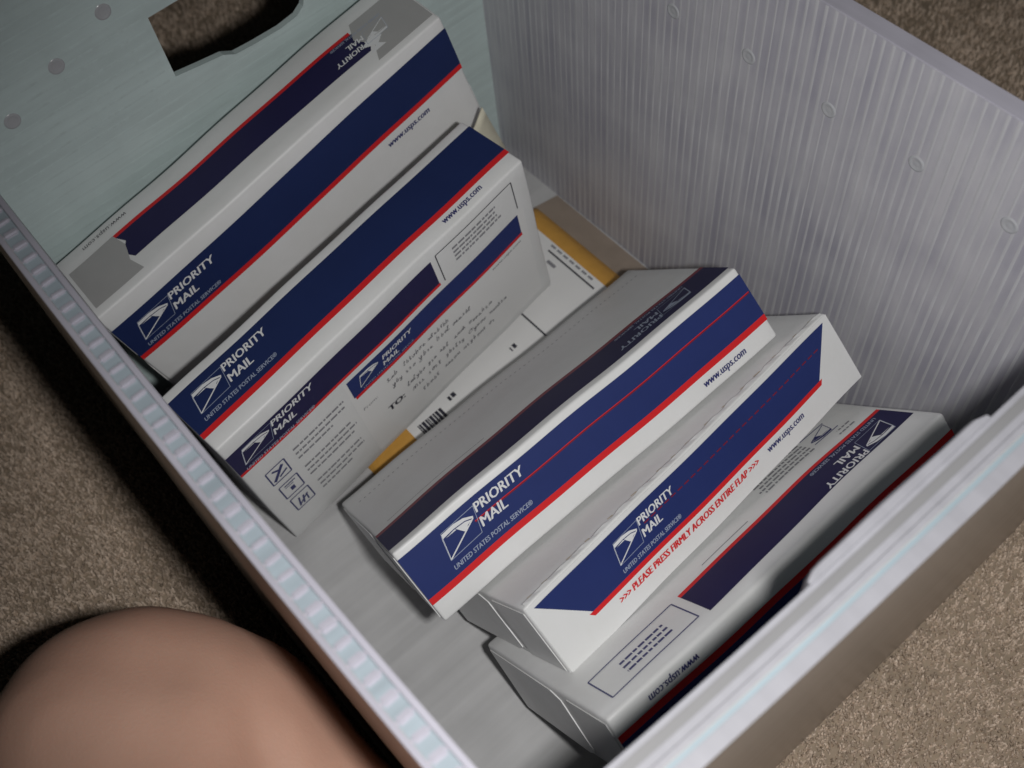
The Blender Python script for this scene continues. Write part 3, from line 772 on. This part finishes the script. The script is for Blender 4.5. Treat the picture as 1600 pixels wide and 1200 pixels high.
cream = thing('padded_envelope', 'cream padded envelope wedged upright between the two farthest boxes', 'envelope', None, Matrix.Translation(W(16, 35.6, 0)))
def cream_pt(u, v, t):
    top = 9.5 + 5.0 * u ** 6; x = 7 + 19.9 * u - (0.0 if v < .68 else (v - .68) / .32 * 1.3 * u)
    z = .3 + (top - .3) * v
    return W(x, 35.15 + t * 1.0 + .35 * (u - .2), z) - W(16, 35.6, 0)
pillow('envelope_body', cream_pt, 30, 20, lambda u, v: .12 + .75 * (max(0, math.sin(math.pi * u)) * max(0, math.sin(math.pi * v))) ** .5, 'cream', cream)

# ------------------------------------------------------------------ the kneeling person's leg
def leg():
    lo = np.array([-46., -62., CARPET_Z + .3]); hi = np.array([-0.5, 30., 48.]); st = 0.6
    nx, ny, nz = [int((hi[i] - lo[i]) / st) for i in range(3)]
    X, Y, Z = np.meshgrid(*[lo[i] + st * np.arange(n) for i, n in enumerate((nx, ny, nz))], indexing='ij')
    P = np.stack([X, Y, Z], -1)
    def cap(a, b, ra, rb):
        a, b = np.array(a, float), np.array(b, float); d = b - a
        t = np.clip(((P - a) @ d) / (d @ d), 0, 1)
        return np.linalg.norm(P - (a + t[..., None] * d), axis=-1) - (ra + (rb - ra) * t)
    def smin(a, b, k):
        h = np.clip(.5 + .5 * (b - a) / k, 0, 1); return b + (a - b) * h - k * h * (1 - h)
    thigh = cap(KNEE, (-23, -30, 24), 6.6, 9.0)
    kneecap = np.linalg.norm((P - np.array(KNEE) - np.array((.6, 2.0, .3))) / np.array((1.06, .9, 1.0)), axis=-1) - 5.6
    shin = cap((KNEE[0] + 3.5, KNEE[1] - 2.2, KNEE[2] - .3), (-9.6, -34, 4.0), 5.35, 3.6)
    calf = cap((KNEE[0] + 3.2, KNEE[1] - 9, KNEE[2] - 1.8), (-9.0, -18, 5.2), 5.1, 4.6)
    foot = cap((-10.0, -34, 3.4), (-12.0, -52, 2.6), 3.3, 2.6)
    hip = np.linalg.norm((P - np.array((-25., -44, 25))) / np.array((1.25, 1.1, 1.1)), axis=-1) - 11
    D = smin(thigh, kneecap, 3.0); D = smin(D, hip, 6)
    lower = smin(smin(shin, calf, 2.5), foot, 2.5)
    D = smin(D, lower, 2.2)
    D = D + .16 * np.sin(X * .55 + Y * .3) * np.sin(Y * .45 - Z * .4) + .07 * np.sin(X * 1.1 - Z * .9) * np.sin(Y * 1.2)
    dent = np.array(KNEE) + np.array((3.2, 1.6, 6.2)); D = D + .5 * np.exp(-np.sum((P - dent) ** 2, -1) / 6.0)
    # the skin fold where thigh and shin press together
    dist = -.9422 * X + .2818 * Y + .1813 * Z - 11.789
    D = D + .7 * np.exp(-(dist / .62) ** 2) / (1 + np.exp((Y - 13.6) * 1.6)) * (Z > 7)
    # naive surface nets
    S = D < 0
    c = np.zeros((nx - 1, ny - 1, nz - 1), int)
    for i in (0, 1):
        for j in (0, 1):
            for k in (0, 1): c += S[i:nx - 1 + i, j:ny - 1 + j, k:nz - 1 + k]
    act = (c > 0) & (c < 8); idx = -np.ones(act.shape, int); ii = np.argwhere(act); idx[act] = np.arange(len(ii))
    acc = np.zeros((len(ii), 3)); cnt = np.zeros(len(ii))
    corners = [(i, j, k) for i in (0, 1) for j in (0, 1) for k in (0, 1)]
    for a in corners:
        for b in corners:
            if sum(abs(x - y) for x, y in zip(a, b)) != 1 or a > b: continue
            da = D[ii[:, 0] + a[0], ii[:, 1] + a[1], ii[:, 2] + a[2]]; db = D[ii[:, 0] + b[0], ii[:, 1] + b[1], ii[:, 2] + b[2]]
            cr = (da < 0) != (db < 0); t = np.where(cr, da / np.where(cr, da - db, 1), 0)
            p = np.array(a) + t[:, None] * (np.array(b) - np.array(a)); acc += np.where(cr[:, None], p, 0); cnt += cr
    V = lo + st * (ii + acc / cnt[:, None])
    F = []
    for ax in range(3):
        o1, o2 = [i for i in range(3) if i != ax]
        sl0 = [slice(1, -1)] * 3; sl0[ax] = slice(0, -1); sl1 = list(sl0); sl1[ax] = slice(1, None)
        A, Bb = S[tuple(sl0)], S[tuple(sl1)]
        for e in np.argwhere(A != Bb):
            e0 = e.copy(); e0[o1] += 1; e0[o2] += 1
            q = []
            for d1_, d2_ in ((-1, -1), (0, -1), (0, 0), (-1, 0)):
                p = e0.copy(); p[o1] += d1_; p[o2] += d2_
                q.append(idx[tuple(p)] if all(0 <= p[i] < act.shape[i] for i in range(3)) else -1)
            if min(q) < 0: continue
            F.append(tuple(q))
    bm = bmesh.new(); vs_ = [bm.verts.new(W(*v)) for v in V]
    for f in F: bm.faces.new([vs_[i] for i in f])
    for _ in range(4): bmesh.ops.smooth_vert(bm, verts=bm.verts, factor=.5, use_axis_x=True, use_axis_y=True, use_axis_z=True)
    o = bm_obj('person', bm, M['skin'], None, True)
    sd = o.modifiers.new('smooth', 'SUBSURF'); sd.levels = 1; sd.render_levels = 1
    tag(o, 'bare bent knee and leg of a person kneeling beside the tub', 'person')
KNEE = (-10.9, 16.3, 12.6)
leg()
